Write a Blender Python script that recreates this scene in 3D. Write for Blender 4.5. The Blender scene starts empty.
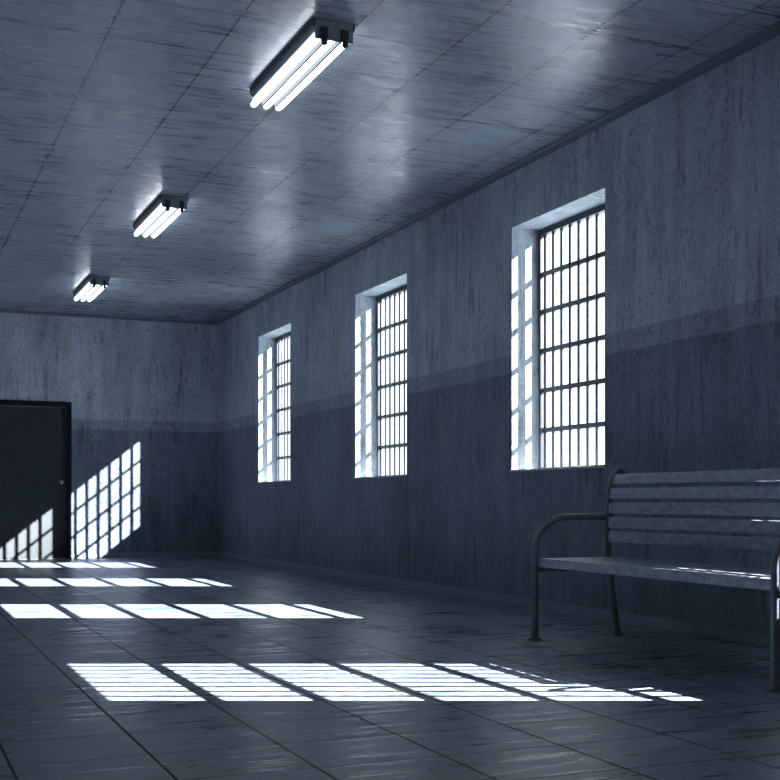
import bpy, bmesh, math
from mathutils import Vector, Matrix

C = bpy.context.scene.collection
PI = math.pi

# ------------------------------------------------------------------ helpers
def add_box(bm, x0, x1, y0, y1, z0, z1, bev=0.0):
    r = bmesh.ops.create_cube(bm, size=1.0)
    vs = r['verts']
    for v in vs:
        v.co = Vector(((x0 + x1) / 2 + v.co.x * (x1 - x0),
                       (y0 + y1) / 2 + v.co.y * (y1 - y0),
                       (z0 + z1) / 2 + v.co.z * (z1 - z0)))
    if bev > 0:
        es = list({e for v in vs for e in v.link_edges})
        bmesh.ops.bevel(bm, geom=es, offset=bev, segments=2, affect='EDGES', profile=0.7)
    return vs

def add_prism(bm, pts, axis, a, b):
    """polygon pts (u,w) extruded along axis from a to b; axis 'x': (y,z), 'y': (x,z), 'z': (x,y)"""
    def mk(p, t):
        if axis == 'y': return Vector((p[0], t, p[1]))
        if axis == 'x': return Vector((t, p[0], p[1]))
        return Vector((p[0], p[1], t))
    A = [bm.verts.new(mk(p, a)) for p in pts]
    B = [bm.verts.new(mk(p, b)) for p in pts]
    n = len(pts)
    bm.faces.new(A); bm.faces.new(B[::-1])
    for i in range(n):
        bm.faces.new((A[i], A[(i + 1) % n], B[(i + 1) % n], B[i]))
    bmesh.ops.recalc_face_normals(bm, faces=bm.faces[:])

def add_cyl(bm, p0, p1, r, seg=20, r2=None):
    p0 = Vector(p0); p1 = Vector(p1); d = p1 - p0
    M = Matrix.Translation((p0 + p1) / 2) @ d.to_track_quat('Z', 'Y').to_matrix().to_4x4()
    bmesh.ops.create_cone(bm, cap_ends=True, segments=seg, radius1=r,
                          radius2=r if r2 is None else r2, depth=d.length, matrix=M)

def add_sphere(bm, p, r, seg=16):
    bmesh.ops.create_uvsphere(bm, u_segments=seg, v_segments=seg // 2, radius=r,
                              matrix=Matrix.Translation(Vector(p)))

def add_tube(bm, pts, r, seg=16):
    pts = [Vector(p) for p in pts]
    rings = []
    side = Vector((0, 1, 0))           # all our tubes bend in planes of constant Y
    for i, p in enumerate(pts):
        t = (pts[min(i + 1, len(pts) - 1)] - pts[max(i - 1, 0)]).normalized()
        s = (side - t * side.dot(t)).normalized(); n = t.cross(s)
        rings.append([bm.verts.new(p + (math.cos(2 * PI * k / seg) * s + math.sin(2 * PI * k / seg) * n) * r)
                      for k in range(seg)])
    for a, b in zip(rings, rings[1:]):
        for k in range(seg):
            bm.faces.new((a[k], a[(k + 1) % seg], b[(k + 1) % seg], b[k]))
    bm.faces.new(rings[0][::-1]); bm.faces.new(rings[-1])
    bmesh.ops.recalc_face_normals(bm, faces=bm.faces[:])

def obj(name, bm, mat, parent=None, smooth=False):
    me = bpy.data.meshes.new(name)
    bm.to_mesh(me); bm.free()
    me.materials.append(mat)
    if smooth:
        for p in me.polygons: p.use_smooth = True
        try: me.set_sharp_from_angle(angle=math.radians(40))
        except Exception: pass
    o = bpy.data.objects.new(name, me); C.objects.link(o)
    if parent is not None: o.parent = parent
    return o

def box(name, d, mat, parent=None, bev=0.0):
    bm = bmesh.new(); add_box(bm, *d, bev=bev)
    return obj(name, bm, mat, parent, smooth=bev > 0)

def empty(name, loc=(0, 0, 0)):
    o = bpy.data.objects.new(name, None); C.objects.link(o); o.location = loc
    o.empty_display_size = 0.2
    return o

def struct(o): o['kind'] = 'structure'; return o

def thing(o, label, cat, group=None):
    o['label'] = label; o['category'] = cat
    if group: o['group'] = group
    return o

# ------------------------------------------------------------------ node helpers
class NT:
    def __init__(s, name):
        s.m = bpy.data.materials.new(name); s.m.use_nodes = True
        s.t = s.m.node_tree; s.t.nodes.clear()
        s.out = s.t.nodes.new('ShaderNodeOutputMaterial')
        s.b = s.t.nodes.new('ShaderNodeBsdfPrincipled')
        s.t.links.new(s.b.outputs[0], s.out.inputs[0])
        s.co = s.t.nodes.new('ShaderNodeTexCoord').outputs['Object']
        s.xyz = None
    def n(s, kind, **kw):
        nd = s.t.nodes.new(kind)
        for k, v in kw.items(): setattr(nd, k, v)
        return nd
    def link(s, a, b):
        if isinstance(a, (int, float)): b.default_value = a
        elif isinstance(a, tuple): b.default_value = (*a, 1) if len(a) == 3 else a
        else: s.t.links.new(a, b)
    def math(s, op, a, b=0.0, c=0.0, clamp=False):
        nd = s.n('ShaderNodeMath', operation=op, use_clamp=clamp)
        s.link(a, nd.inputs[0]); s.link(b, nd.inputs[1]); s.link(c, nd.inputs[2])
        return nd.outputs[0]
    def sep(s):
        if s.xyz is None:
            nd = s.n('ShaderNodeSeparateXYZ'); s.link(s.co, nd.inputs[0]); s.xyz = nd.outputs
        return s.xyz
    def noise(s, sc, scale=1.0, detail=4.0, rough=0.55, dist=0.0, off=(0, 0, 0)):
        mp = s.n('ShaderNodeMapping'); s.link(s.co, mp.inputs[0])
        mp.inputs['Scale'].default_value = sc; mp.inputs['Location'].default_value = off
        nd = s.n('ShaderNodeTexNoise'); s.link(mp.outputs[0], nd.inputs['Vector'])
        nd.inputs['Scale'].default_value = scale; nd.inputs['Detail'].default_value = detail
        nd.inputs['Roughness'].default_value = rough; nd.inputs['Distortion'].default_value = dist
        return nd.outputs['Fac']
    def rng(s, v, a, b, c=0.0, d=1.0, smooth=True):
        nd = s.n('ShaderNodeMapRange'); nd.interpolation_type = 'SMOOTHSTEP' if smooth else 'LINEAR'
        s.link(v, nd.inputs[0])
        for i, x in enumerate((a, b, c, d)): nd.inputs[i + 1].default_value = x
        return nd.outputs[0]
    def mix(s, f, a, b):
        nd = s.n('ShaderNodeMix', data_type='RGBA'); s.link(f, nd.inputs[0])
        s.link(a, nd.inputs[6]); s.link(b, nd.inputs[7]); return nd.outputs[2]
    def scale(s, col, f):
        nd = s.n('ShaderNodeMix', data_type='RGBA', blend_type='MULTIPLY'); nd.inputs[0].default_value = 1
        s.link(col, nd.inputs[6])
        cb = s.n('ShaderNodeCombineColor')
        for i in range(3): s.link(f, cb.inputs[i])
        s.t.links.new(cb.outputs[0], nd.inputs[7]); return nd.outputs[2]
    def bump(s, h, strength, dist=0.01, normal=None):
        nd = s.n('ShaderNodeBump'); nd.inputs['Strength'].default_value = strength
        nd.inputs['Distance'].default_value = dist; s.link(h, nd.inputs['Height'])
        if normal is not None: s.link(normal, nd.inputs['Normal'])
        return nd.outputs[0]
    def done(s, col, rough, normal=None, metal=0.0, spec=0.5):
        s.link(col, s.b.inputs['Base Color']); s.link(rough, s.b.inputs['Roughness'])
        s.b.inputs['Metallic'].default_value = metal
        s.b.inputs['Specular IOR Level'].default_value = spec
        if normal is not None: s.link(normal, s.b.inputs['Normal'])
        return s.m

def grid_mask(s, ux, px, ox, uy, py, oy, w, soft):
    """1 on the joints of a grid, 0 in the fields"""
    def line(u, p, o):
        f = s.math('FRACT', s.math('DIVIDE', s.math('SUBTRACT', u, o - p * 50), p))
        d = s.math('MULTIPLY', s.math('MINIMUM', f, s.math('SUBTRACT', 1.0, f)), p)
        return s.rng(d, w, w + soft, 1.0, 0.0)
    return line(ux, px, ox), line(uy, py, oy)

# colours (linear)
UP = (0.36, 0.412, 0.48); MID = (0.25, 0.292, 0.354); LOW = (0.158, 0.190, 0.245)

def wall_material(name, painted=True):
    s = NT(name); x, y, z = s.sep()[0], s.sep()[1], s.sep()[2]
    blot = s.noise((0.9, 0.9, 0.7), 1.3, 5, 0.6)
    strk = s.noise((5, 5, 0.8), 1.3, 5, 0.6, 0.3)
    fine = s.noise((55, 55, 38), 1.0, 5, 0.75)
    grit = s.noise((30, 30, 15), 1.0, 4, 0.75, off=(3, 7, 1))
    drip = s.noise((7, 7, 0.9), 1.0, 3, 0.6, 0.2, off=(5, 1, 8))
    if painted:
        wob = s.noise((3, 3, 3), 1.0, 4, 0.6)
        zz = s.math('ADD', z, s.math('MULTIPLY', s.math('SUBTRACT', wob, 0.5), 0.022))
        f1 = s.rng(zz, 1.874, 1.884); f2 = s.rng(zz, 2.018, 2.032)
        col = s.mix(f2, s.mix(f1, LOW, MID), UP)
    else:
        col = (0.27, 0.315, 0.35)
    v = s.math('ADD', s.rng(blot, 0.28, 0.72, 0.76, 1.20, False), s.rng(strk, 0.3, 0.7, -0.22, 0.18, False))
    v = s.math('ADD', v, s.rng(fine, 0.36, 0.64, *((-0.24, 0.22) if painted else (-0.14, 0.14)), False))
    # dark pits and thin runs
    pit = s.math('MULTIPLY', s.rng(grit, 0.54, 0.60), s.rng(drip, 0.42, 0.56))
    run = s.math('MULTIPLY', s.rng(s.noise((18, 18, 1.3), 1.0, 3, 0.6, 0.25, off=(9, 2, 4)), 0.54, 0.62),
                 s.rng(s.noise((1.6, 1.6, 2.2), 1.0, 3, 0.6, off=(2, 8, 3)), 0.47, 0.57))
    run = s.math('MULTIPLY', run, s.rng(fine, 0.35, 0.6))
    v = s.math('MULTIPLY', v, s.math('SUBTRACT', 1.0, s.math('MULTIPLY', pit, 0.38)))
    v = s.math('MULTIPLY', v, s.math('SUBTRACT', 1.0, s.math('MULTIPLY', run, 0.55)))
    col = s.scale(col, v)
    h = s.math('ADD', s.math('MULTIPLY', fine, 0.6), s.math('SUBTRACT', s.math('MULTIPLY', strk, 0.5), pit))
    return s.done(col, s.rng(strk, 0.3, 0.7, 0.62, 0.82, False), s.bump(h, 0.35, 0.007), spec=0.35)

def ceiling_material():
    s = NT('ceiling_panels'); x, y, z = s.sep()[0], s.sep()[1], s.sep()[2]
    jl, jc = grid_mask(s, x, 0.64, 4.41, y, 0.58, 7.02, 0.0045, 0.005)
    joint = s.math('MAXIMUM', jl, jc)
    strk = s.noise((2.6, 17, 1), 1.0, 7, 0.72, 0.2)
    blot = s.noise((0.8, 0.8, 1), 1.0, 4, 0.55)
    fine = s.noise((45, 80, 1), 1.0, 4, 0.7)
    scr = s.math('MULTIPLY', s.rng(s.noise((11, 62, 1), 1.0, 5, 0.7, 0.2, off=(4, 4, 0)), 0.53, 0.585),
                 s.rng(s.noise((1.8, 2.5, 1), 1.0, 3, 0.6, off=(1, 6, 0)), 0.45, 0.56))
    wn = s.n('ShaderNodeTexWhiteNoise', noise_dimensions='2D')
    cb = s.n('ShaderNodeCombineXYZ')
    s.link(s.math('FLOOR', s.math('DIVIDE', s.math('SUBTRACT', x, 4.41 - 32), 0.64)), cb.inputs[0])
    s.link(s.math('FLOOR', s.math('DIVIDE', s.math('SUBTRACT', y, 7.02 - 29), 0.58)), cb.inputs[1])
    s.link(cb.outputs[0], wn.inputs['Vector'])
    v = s.math('ADD', s.rng(strk, 0.34, 0.66, 0.76, 1.20, False), s.rng(blot, 0.3, 0.7, -0.10, 0.10, False))
    v = s.math('ADD', v, s.rng(fine, 0.3, 0.7, -0.22, 0.22, False))
    v = s.math('ADD', v, s.math('MULTIPLY', s.math('SUBTRACT', wn.outputs[0], 0.5), 0.10))
    v = s.math('MULTIPLY', v, s.math('SUBTRACT', 1.0, s.math('MULTIPLY', scr, 0.40)))
    v = s.math('MULTIPLY', v, s.math('SUBTRACT', 1.0, s.math('MULTIPLY', joint, 0.90)))
    col = s.scale((0.190, 0.222, 0.268), v)
    h = s.math('SUBTRACT', s.math('ADD', s.math('MULTIPLY', strk, 0.7), s.math('MULTIPLY', fine, 0.25)),
               s.math('ADD', s.math('MULTIPLY', joint, 0.5), s.math('MULTIPLY', scr, 0.5)))
    r = s.rng(strk, 0.36, 0.64, 0.20, 0.42, False)
    return s.done(col, r, s.bump(h, 0.20, 0.006), spec=0.5)

def floor_material():
    s = NT('floor_tiles'); x, y, z = s.sep()[0], s.sep()[1], s.sep()[2]
    jl, jc = grid_mask(s, x, 0.4465, 0.385, y, 0.400, 3.99, 0.0040, 0.003)
    joint = s.math('MAXIMUM', jl, s.math('MULTIPLY', jc, 0.6))
    strk = s.noise((2.2, 15, 1), 1.0, 7, 0.70, 0.2)
    blot = s.noise((1.1, 1.1, 1), 1.0, 4, 0.6, off=(3, 3, 0))
    fine = s.noise((70, 120, 1), 1.0, 4, 0.7)
    wn = s.n('ShaderNodeTexWhiteNoise', noise_dimensions='2D')
    cb = s.n('ShaderNodeCombineXYZ')
    s.link(s.math('FLOOR', s.math('DIVIDE', s.math('SUBTRACT', x, 0.385 - 0.4465 * 50), 0.4465)), cb.inputs[0])
    s.link(s.math('FLOOR', s.math('DIVIDE', s.math('SUBTRACT', y, 3.99 - 20), 0.400)), cb.inputs[1])
    s.link(cb.outputs[0], wn.inputs['Vector'])
    v = s.math('ADD', s.rng(strk, 0.34, 0.66, 0.55, 1.40, False), s.rng(blot, 0.3, 0.7, -0.12, 0.12, False))
    v = s.math('ADD', v, s.rng(fine, 0.3, 0.7, -0.22, 0.22, False))
    v = s.math('ADD', v, s.math('MULTIPLY', s.math('SUBTRACT', wn.outputs[0], 0.5), 0.16))
    v = s.math('MULTIPLY', v, s.math('SUBTRACT', 1.0, s.math('MULTIPLY', joint, 0.88)))
    col = s.scale((0.125, 0.158, 0.212), v)
    h = s.math('SUBTRACT', s.math('ADD', s.math('MULTIPLY', strk, 0.6), s.math('MULTIPLY', fine, 0.25)),
               s.math('MULTIPLY', joint, 0.7))
    r = s.math('ADD', s.rng(strk, 0.38, 0.62, 0.20, 0.48, False), s.rng(blot, 0.3, 0.7, -0.06, 0.08, False))
    r = s.math('ADD', r, s.math('MULTIPLY', joint, 0.45), clamp=True)
    return s.done(col, r, s.bump(h, 0.34, 0.008), spec=0.5)

def plain(name, col, rough=0.5, metal=0.0, var=0.15, sc=(20, 20, 20), bump=0.1, spec=0.5, pits=0.0):
    s = NT(name)
    nz = s.noise(sc, 1.0, 5, 0.65)
    fn = s.noise(tuple(5 * k for k in sc), 1.0, 4, 0.7, off=(2, 5, 1))
    v = s.math('ADD', s.rng(nz, 0.3, 0.7, 1 - var, 1 + var, False), s.rng(fn, 0.3, 0.7, -var / 2, var / 2, False))
    if pits:
        p = s.math('MULTIPLY', s.rng(fn, 0.57, 0.66), s.rng(nz, 0.45, 0.6))
        v = s.math('MULTIPLY', v, s.math('SUBTRACT', 1.0, s.math('MULTIPLY', p, pits)))
    return s.done(s.scale(col, v), rough, s.bump(fn, bump, 0.002), metal, spec)

def emitter(name, col, strength):
    s = NT(name)
    s.b.inputs['Base Color'].default_value = (0.8, 0.85, 0.9, 1)
    s.b.inputs['Emission Color'].default_value = (*col, 1)
    s.b.inputs['Emission Strength'].default_value = strength
    s.b.inputs['Roughness'].default_value = 0.3
    return s.m

M_WALL = wall_material('painted_concrete')
M_REVEAL = wall_material('bare_concrete', painted=False)
M_CEIL = ceiling_material()
M_FLOOR = floor_material()
M_TRIM = plain('trim_paint', (0.13, 0.15, 0.185), 0.6, var=0.15)
M_BASE = plain('baseboard_concrete', (0.20, 0.24, 0.30), 0.65, var=0.2)
M_IRON = plain('dark_iron', (0.035, 0.043, 0.055), 0.55, 0.0, var=0.2)
M_DOOR = plain('steel_door', (0.011, 0.016, 0.022), 0.55, 0.0, var=0.45, sc=(5, 5, 4), pits=0.3)
M_DFRAME = plain('door_frame_steel', (0.009, 0.012, 0.017), 0.8, var=0.2, spec=0.15)
M_KNOB = plain('knob_steel', (0.62, 0.66, 0.72), 0.25, 0.9, var=0.05)
M_SLAT = plain('weathered_slat', (0.25, 0.29, 0.34), 0.34, 0.0, var=0.42, sc=(30, 14, 30), bump=0.35, pits=0.85)
M_TUBE = plain('bench_steel', (0.15, 0.17, 0.20), 0.36, 0.2, var=0.25, sc=(22, 22, 22), bump=0.2, pits=0.4)
M_HOUSE = plain('lamp_housing_paint', (0.05, 0.06, 0.075), 0.5, var=0.1)
M_PLATE = plain('end_plate_paint', (0.17, 0.195, 0.235), 0.5, var=0.1)
M_HOLDER = plain('lampholder_plastic', (0.02, 0.025, 0.035), 0.35, var=0.1)
M_SILL = plain('sill_sunlit_tone', (0.50, 0.54, 0.58), 0.5, var=0.1)  # lighter colour stands in for sun on the sill edge
M_GAP = plain('gap_shade_tone', (0.07, 0.075, 0.085), 0.7, var=0.05, spec=0.2)  # dark tone standing in for shade between the tubes
M_FLUO = emitter('fluorescent_glow', (0.88, 0.95, 1.0), 7.5)
M_YARD = plain('yard_concrete', (0.30, 0.34, 0.37), 0.8, var=0.2, sc=(1, 1, 1))

# ------------------------------------------------------------------ dimensions (metres)
XW = 4.73; XO = 5.08; XG = 5.00          # right wall: inner face, outer face, grille plane
YB = 17.77; YF = -2.0; XL = -1.0; H = 3.54
Z0, Z1 = 1.077, 3.07
WIN = [(14.24, 15.64), (10.67, 12.05), (7.20, 8.57), (3.30, 4.74)]

# ------------------------------------------------------------------ shell
struct(box('floor', (XL - .2, XO, YF - .2, YB + .3, -0.12, 0.0), M_FLOOR))
struct(box('ceiling', (XL - .2, XO, YF - .2, YB + .3, H, H + 0.2), M_CEIL))
struct(box('wall_left', (XL - .2, XL, YF - .2, YB + .3, 0, H), M_WALL))

bm = bmesh.new()                                    # right wall with four window openings
ys = sorted([v for w in WIN for v in w])
edges = [YF - .2] + ys + [YB + .3]
for i in range(0, len(edges), 2):
    add_box(bm, XW, XO, edges[i], edges[i + 1], 0, H)
for a, b in WIN:
    add_box(bm, XW, XO, a, b, 0, Z0); add_box(bm, XW, XO, a, b, Z1, H)
bmesh.ops.remove_doubles(bm, verts=bm.verts[:], dist=1e-5)
struct(obj('wall_right', bm, M_WALL))

DX0, DX1, DZ = 1.28, 2.56, 2.27                     # doorway
bm = bmesh.new()
add_box(bm, XL, DX0, YB, YB + .3, 0, H); add_box(bm, DX1, XW, YB, YB + .3, 0, H)
add_box(bm, DX0, DX1, YB, YB + .3, DZ, H)
bmesh.ops.remove_doubles(bm, verts=bm.verts[:], dist=1e-5)
struct(obj('wall_back', bm, M_WALL))

# front wall (behind the camera) with a barred opening cut along the slope of the stair outside
LX, LY, LZ = 2.60, -9.0, 1.25                       # added lamp that casts the back-wall patch
XR = 3.545                                         # right end of the lit patch on the back wall
KF = (YF - LY) / (YB - LY)
def ap(X, Z): return (LX + (X - LX) * KF, LZ + (Z - LZ) * KF)
top = lambda X: 1.715 - 0.79 * (XR - X)
bot = lambda X: 0.465 - 0.79 * (XR - X)
Xz = 1.05
a_r, a_l = ap(XR, 0)[0], ap(Xz, 0)[0]
zt, zb = ap(0, top(XR))[1], ap(0, 0.0)[1]
bm = bmesh.new()
add_box(bm, XL, a_l, YF - .02, YF, 0, H); add_box(bm, a_r, XW, YF - .02, YF, 0, H)
add_box(bm, a_l, a_r, YF - .02, YF, 0, zb); add_box(bm, a_l, a_r, YF - .02, YF, zt, H)
xz0 = XR - 1.715 / .79
add_prism(bm, [ap(XR, top(XR)), ap(Xz, top(XR)), ap(Xz, 0), ap(xz0, 0)], 'y', YF - .02, YF)
add_prism(bm, [ap(XR, bot(XR)), ap(XR - .465 / .79, 0), ap(XR, 0)], 'y', YF - .02, YF)
struct(obj('wall_front', bm, M_WALL))
g = thing(empty('added_gobo_grille', (ap(2.4, 0)[0], YF - .05, zb)), 'dark barred grille of the sloping stair opening behind the viewer', 'grille')
g0 = Vector(g.location)
def gpart(name, bm):
    bmesh.ops.translate(bm, verts=bm.verts[:], vec=-g0); return obj(name, bm, M_IRON, g)
X = XR - 0.120
while X > 1.3:
    if not 2.22 < X < 2.50:
        ax = ap(X, 0)[0]
        bm = bmesh.new(); add_box(bm, ax - .0070, ax + .0070, YF - .035, YF - .025, zb - .02, ap(0, top(X))[1] + .03)
        gpart('bar', bm)
    X -= 0.162
bm = bmesh.new(); add_box(bm, ap(2.295, 0)[0], ap(2.548, 0)[0], YF - .035, YF - .021, zb - .02, ap(0, 1.05)[1] + .03)
gpart('post', bm)  # added to mask the lamp beside the door frame
for q in (0.285, 0.63, 0.965):
    A = ap(3.62, top(3.62) - q); B = ap(1.2, top(1.2) - q); w = .0065
    bm = bmesh.new()
    add_prism(bm, [(A[0], A[1] - w), (A[0], A[1] + w), (B[0], B[1] + w), (B[0], B[1] - w)], 'y', YF - .037, YF - .027)
    gpart('rail', bm)

# trims
def struct_box(name, dims, mat, bev=0.0):
    bm = bmesh.new()
    for d in dims: add_box(bm, *d, bev=bev)
    return struct(obj(name, bm, mat, smooth=bev > 0))
struct_box('baseboard_right', [(XW - .022, XW, YF, YB, 0, .075), (XW - .034, XW, YF, YB, 0, .025)], M_BASE, .004)
struct_box('baseboard_back', [(DX1, XW - .022, YB - .022, YB, 0, .075), (DX1, XW - .034, YB - .034, YB, 0, .025)], M_BASE, .004)
struct_box('trim_1', [(XW - .075, XW, YF, YB, H - .014, H), (XW - .028, XW, YF, YB, H - .034, H - .010)], M_TRIM, .004)
struct_box('trim_2', [(XL, XW - .075, YB - .075, YB, H - .014, H), (XL, XW - .028, YB - .028, YB, H - .034, H - .010)], M_TRIM, .004)

# ------------------------------------------------------------------ door
d = struct(empty('door_1', (DX0, YB, 0)))
def dpart(name, dims, mat, parent=None, bev=0.001):
    bm = bmesh.new()
    for q in dims: add_box(bm, *q, bev=bev)
    bmesh.ops.translate(bm, verts=bm.verts[:], vec=-Vector((DX0, YB, 0)))
    return obj(name, bm, mat, parent or d, smooth=True)
fw = .075
dpart('door_frame', [(DX0, DX0 + fw, YB - .025, YB + .12, 0, DZ), (DX1 - fw, DX1, YB - .025, YB + .12, 0, DZ),
                     (DX0 + fw, DX1 - fw, YB - .025, YB + .12, DZ - fw, DZ)], M_DFRAME)
leaf = dpart('door_panel', [(DX0 + fw + .004, DX1 - fw - .004, YB + .045, YB + .095, .012, DZ - fw - .004)], M_DOOR)
dpart('threshold', [(DX0 + fw, DX1 - fw, YB - .01, YB + .10, 0, .010)], M_BASE)
bm = bmesh.new()
kx, kz = DX1 - fw - .06, 1.115
V = Vector((DX0, YB, 0))
add_cyl(bm, Vector((kx, YB + .045, kz)) - V, Vector((kx, YB + .038, kz)) - V, .036, 24)
add_cyl(bm, Vector((kx, YB + .04, kz)) - V, Vector((kx, YB + .005, kz)) - V, .012, 16)
add_sphere(bm, Vector((kx, YB - .005, kz)) - V, .030, 20)
obj('door_knob', bm, M_KNOB, leaf, smooth=True)

# ------------------------------------------------------------------ windows
def window(i, a, b, pitch=.1275, br=.0145):
    w = struct(empty('window_%d' % i, (XW, a, Z0))); O = Vector((XW, a, Z0))
    def part(name, dims, mat, bev=0.0, parent=w):
        bm = bmesh.new()
        for q in dims: add_box(bm, *q, bev=bev)
        bmesh.ops.translate(bm, verts=bm.verts[:], vec=-O)
        return obj(name, bm, mat, parent, smooth=bev > 0)
    t = .006
    e = .001
    part('reveal', [(XW + e, XO - e, a, a + t, Z0, Z1), (XW + e, XO - e, b - t, b, Z0, Z1),
                    (XW + e, XO - e, a + t, b - t, Z1 - t, Z1), (XW + e, XO - e, a + t, b - t, Z0, Z0 + t)], M_REVEAL)
    part('window_sill', [(XW - .018, XG - .03, a + t, b - t, Z0 + t, Z0 + t + .012)], M_SILL, .002)  # nosing past the wall face added to shorten the sun patches
    f = .030
    part('window_frame', [(XG - .02, XG + .03, a + t, a + t + f, Z0 + t, Z1 - t), (XG - .02, XG + .03, b - t - f, b - t, Z0 + t, Z1 - t),
                          (XG - .025, XG + .03, a + t + f, b - t - f, Z1 - t - .05, Z1 - t), (XG - .02, XG + .03, a + t + f, b - t - f, Z0 + t, Z0 + t + .032)], M_IRON, .003)
    k = 0
    while True:
        y = b - .082 - pitch * k
        if y < a + .06: break
        bm = bmesh.new(); add_cyl(bm, Vector((XG, y, Z0 + t)) - O, Vector((XG, y, Z1 - t)) - O, br, 12)
        obj('bar', bm, M_IRON, w, smooth=True); k += 1
    for k in range(5):
        z = (1.42, 1.745, 2.07, 2.39, 2.695)[k]
        part('crossbar', [(XG - .012, XG + .012, a + t + f - .005, b - t - f + .005, z - .019, z + .019)], M_IRON, .002)
for i, (a, b) in enumerate(WIN):
    if i < 3: window(i + 1, a, b)
    else: window(i + 1, a, b, .144, .020)

# ------------------------------------------------------------------ ceiling fixtures
def fixture():
    r = empty('ceiling_light')                       # origin: centre of the top face, long axis Y
    L, W = 1.24, .25
    bm = bmesh.new()
    add_prism(bm, [(-W / 2, 0), (W / 2, 0), (W / 2, -.035), (W / 2 - .02, -.062), (-W / 2 + .02, -.062), (-W / 2, -.035)], 'y', -L / 2, L / 2)
    obj('housing', bm, M_HOUSE, r)
    for s in (-1, 1):
        bm = bmesh.new()
        add_box(bm, -W / 2 + .012, W / 2 - .012, s * L / 2 - .012 if s > 0 else -L / 2 - .004, s * L / 2 + .004 if s > 0 else -L / 2 + .012, -.110, -.002, bev=.003)
        if s < 0:
            pl = obj('end_plate', bm, M_PLATE, r, smooth=True)
        else:
            bm.free(); bm = bmesh.new(); add_box(bm, -W / 2 + .012, W / 2 - .012, L / 2 - .012, L / 2 + .004, -.068, -.002, bev=.003)
            pl = obj('end_plate', bm, M_PLATE, r, smooth=True)
        if s < 0:
            for x in (-.062, .062):
                bm = bmesh.new()
                add_box(bm, x - .022, x + .022, -L / 2 - .018, -L / 2 - .002, -.108, -.045, bev=.005)
                add_cyl(bm, (x, -L / 2 - .014, -.10), (x, -L / 2 - .014, -.125), .013, 14)
                add_sphere(bm, (x, -L / 2 - .014, -.130), .020, 16)
                obj('lampholder', bm, M_HOLDER, pl, smooth=True)
    for x in (-.043, .043):  # dark strips added to imitate the shaded gaps between tubes
        bm = bmesh.new(); add_box(bm, x - .006, x + .006, -L / 2 + .012, L / 2 - .02, -.112, -.060, bev=.002)
        obj('gap_shade_strip', bm, M_GAP, r, smooth=True)
    for x in (-.086, 0, .086):
        bm = bmesh.new(); add_cyl(bm, (x, -L / 2 + .014, -.088), (x, L / 2 + .02, -.088), .0205, 24)
        tb = obj('lamp_tube', bm, M_FLUO, r, smooth=True)
        bm = bmesh.new(); add_cyl(bm, (x, L / 2 + .02, -.088), (x, L / 2 + .045, -.088), .018, 20)
        add_sphere(bm, (x, L / 2 + .045, -.088), .018, 16)
        obj('tube_cap', bm, M_FLUO, tb, smooth=True)
    return r
def copy_tree(o, parent=None):
    c = o.copy(); C.objects.link(c); c.parent = parent
    for ch in list(o.children): copy_tree(ch, c)
    return c
LAB = ['nearest and largest of the three glowing tube lights on the ceiling',
       'middle of the three glowing tube lights on the ceiling',
       'farthest and smallest of the three glowing tube lights, near the back wall',
       'unseen tube light added on the ceiling above the top edge of the view']
f0 = fixture()
for i, (x, y) in enumerate(((2.35, 6.93), (2.40, 11.10), (2.43, 15.22), (2.35, 2.76))):  # the last one is out of view, added to brighten bench and floor
    o = f0 if i == 0 else copy_tree(f0)
    o.location = (x, y, H); thing(o, LAB[i], 'ceiling light', 'fluorescent fixtures along the ceiling')

# ------------------------------------------------------------------ bench
YA, YZ = 6.34, 4.22                                  # far and near side frame
bench = thing(empty('park_bench', (4.0, (YA + YZ) / 2, 0)), 'grey slatted metal bench with curved tube arms against the right wall', 'bench')
BO = Vector(bench.location)
def bpart(name, bm, mat, parent=None, smooth=True):
    bmesh.ops.translate(bm, verts=bm.verts[:], vec=-BO)
    return obj(name, bm, mat, parent or bench, smooth)
def arc(cx, cz, rx, rz, a0, a1, n, y):
    return [(cx + rx * math.cos(math.radians(a0 + (a1 - a0) * i / n)), y, cz + rz * math.sin(math.radians(a0 + (a1 - a0) * i / n))) for i in range(n + 1)]
def catmull(P, n=8):
    P = [Vector(p) for p in P]; Q = [P[0] * 2 - P[1]] + P + [P[-1] * 2 - P[-2]]; out = []
    for i in range(1, len(Q) - 2):
        for k in range(n):
            t = k / n
            out.append(0.5 * ((2 * Q[i]) + (Q[i + 1] - Q[i - 1]) * t + (2 * Q[i - 1] - 5 * Q[i] + 4 * Q[i + 1] - Q[i + 2]) * t * t
                              + (3 * Q[i] - Q[i - 1] - 3 * Q[i + 1] + Q[i + 2]) * t ** 3))
    out.append(P[-1]); return out
R = .021
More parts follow.
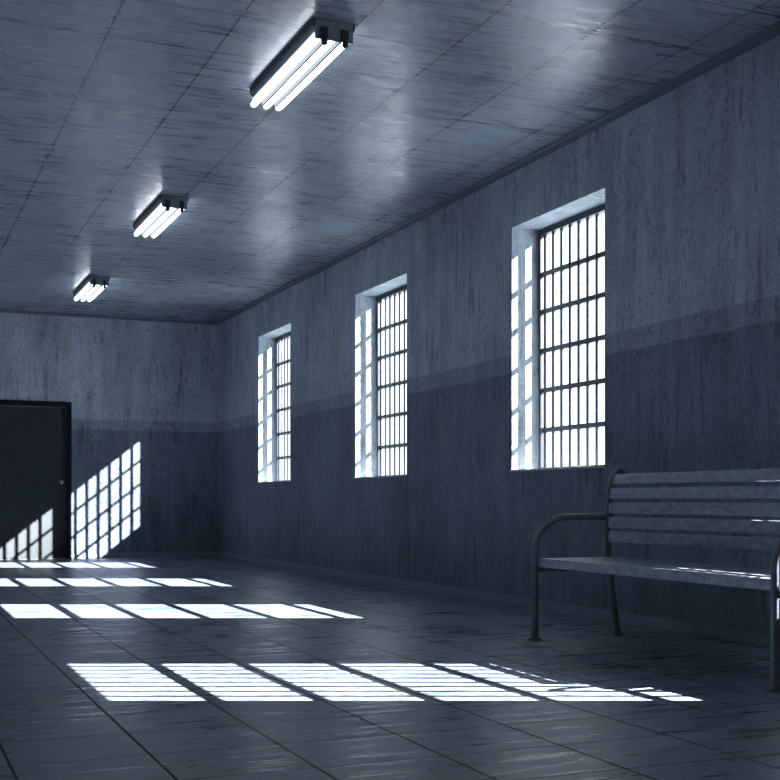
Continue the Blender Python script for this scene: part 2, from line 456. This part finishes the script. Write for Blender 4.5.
for y in (YA, YZ):
    bm = bmesh.new()
    add_tube(bm, [(3.66, y, .012), (3.66, y, .3), (3.66, y, .54)] + arc(3.87, .54, .21, .205, 180, 90, 10, y)[1:] + [(4.0, y, .745), (4.185, y, .745)], R)
    bpart('front_leg', bm, M_TUBE)
    bm = bmesh.new()
    add_tube(bm, catmull([(4.255, y, .012), (4.205, y, .33), (4.18, y, .52), (4.18, y, .75), (4.20, y, .92), (4.225, y, 1.0),
                          (4.262, y, 1.032), (4.305, y, 1.015), (4.318, y, .985)]), R)
    bpart('rear_leg', bm, M_TUBE)
    for x in (3.66, 4.257):
        bm = bmesh.new(); add_cyl(bm, (x, y, 0), (x, y, .012), .042, 24)
        add_cyl(bm, (x, y, .012), (x, y, .035), .028, 20, .023)
        bpart('foot_plate', bm, M_TUBE)
    bm = bmesh.new(); yy = y - .0 if y == YA else y
    add_box(bm, 3.66, 4.20, y - .014, y + .014, .415, .450, bev=.004)
    bpart('seat_support', bm, M_TUBE)
    bm = bmesh.new(); add_cyl(bm, (4.15, y, .745), (4.205, y, .745), .026, 20)
    bpart('arm_collar', bm, M_TUBE)
# backrest slats follow the lean of the posts
def post_x(z): return 4.18 if z < .75 else 4.18 + (z - .75) ** 2 * .75
for k in range(5):
    z = .978 - .0885 * k; h = .033
    x = post_x(z) - .012; dx = post_x(z + h) - post_x(z - h)
    bm = bmesh.new(); add_box(bm, -.009, .009, YZ + .040, YA - .040, -h, h, bev=.006)
    bmesh.ops.rotate(bm, verts=bm.verts[:], matrix=Matrix.Rotation(math.atan2(dx, 2 * h), 3, 'Y'))
    bmesh.ops.translate(bm, verts=bm.verts[:], vec=(x, 0, z))
    bpart('back_slat', bm, M_SLAT)
for k in range(5):
    x0 = 3.672 + .101 * k
    bm = bmesh.new(); add_box(bm, x0, x0 + .093, YZ + .040, YA - .040, .452 if k else .444, .498, bev=.010 if k == 0 else .006)
    bpart('seat_slat', bm, M_SLAT)

# ------------------------------------------------------------------ outside
struct(box('ground', (-12, 40, -24, 42, -.32, -.12), M_YARD))
fl = thing(empty('added_floodlight', (LX, LY - .06, LZ)), 'unseen lamp added outside the front wall to cast the back-wall grid of light', 'added lamp')
bm = bmesh.new()
add_box(bm, -.12, .12, -.10, 0, -.10, .10, bev=.01); add_cyl(bm, (0, -.08, -LZ - .12), (0, -.08, -.05), .03)
obj('lamp_housing', bm, M_HOUSE, fl, smooth=True)
ld = bpy.data.lights.new('added_flood_lamp', 'SPOT'); lo = bpy.data.objects.new('added_flood_lamp', ld); C.objects.link(lo)  # spot added to throw the lit grid on back wall and door
lo.parent = fl; lo.location = (0, .07, 0)
ld.energy = 150000; ld.color = (0.90, 0.96, 1.0); ld.spot_size = math.radians(16); ld.spot_blend = 0.05; ld.shadow_soft_size = .007
tgt = Vector((2.4, YB, .6)) - Vector((LX, LY, LZ))
lo.rotation_euler = tgt.to_track_quat('-Z', 'Y').to_euler()

sd = bpy.data.lights.new('sun', 'SUN'); so = bpy.data.objects.new('sun', sd); C.objects.link(so)
so.rotation_euler = Vector((-1, .4266, -.73)).to_track_quat('-Z', 'Y').to_euler()
so.location = (12, 0, 8)
sd.energy = 55; sd.angle = math.radians(.16); sd.color = (0.97, 0.98, 1.0)

w = bpy.data.worlds.new('World'); bpy.context.scene.world = w; w.use_nodes = True
bg = w.node_tree.nodes['Background']; bg.inputs[0].default_value = (0.76, 0.88, 1.0, 1); bg.inputs[1].default_value = 1.35

# ------------------------------------------------------------------ camera
cd = bpy.data.cameras.new('camera'); cam = bpy.data.objects.new('camera', cd); C.objects.link(cam)
cam.location = (0, 0, .85); cam.rotation_euler = (PI / 2, 0, -math.radians(23.1))
cd.sensor_width = 36; cd.lens = 36 * 1197 / 780; cd.shift_y = 110 / 780
cd.clip_start = .05; cd.clip_end = 200
sc = bpy.context.scene; sc.camera = cam
sc.view_settings.view_transform = 'Standard'; sc.view_settings.look = 'None'
sc.view_settings.exposure = 0.72; sc.view_settings.gamma = 1; sc.view_settings.use_curve_mapping = False
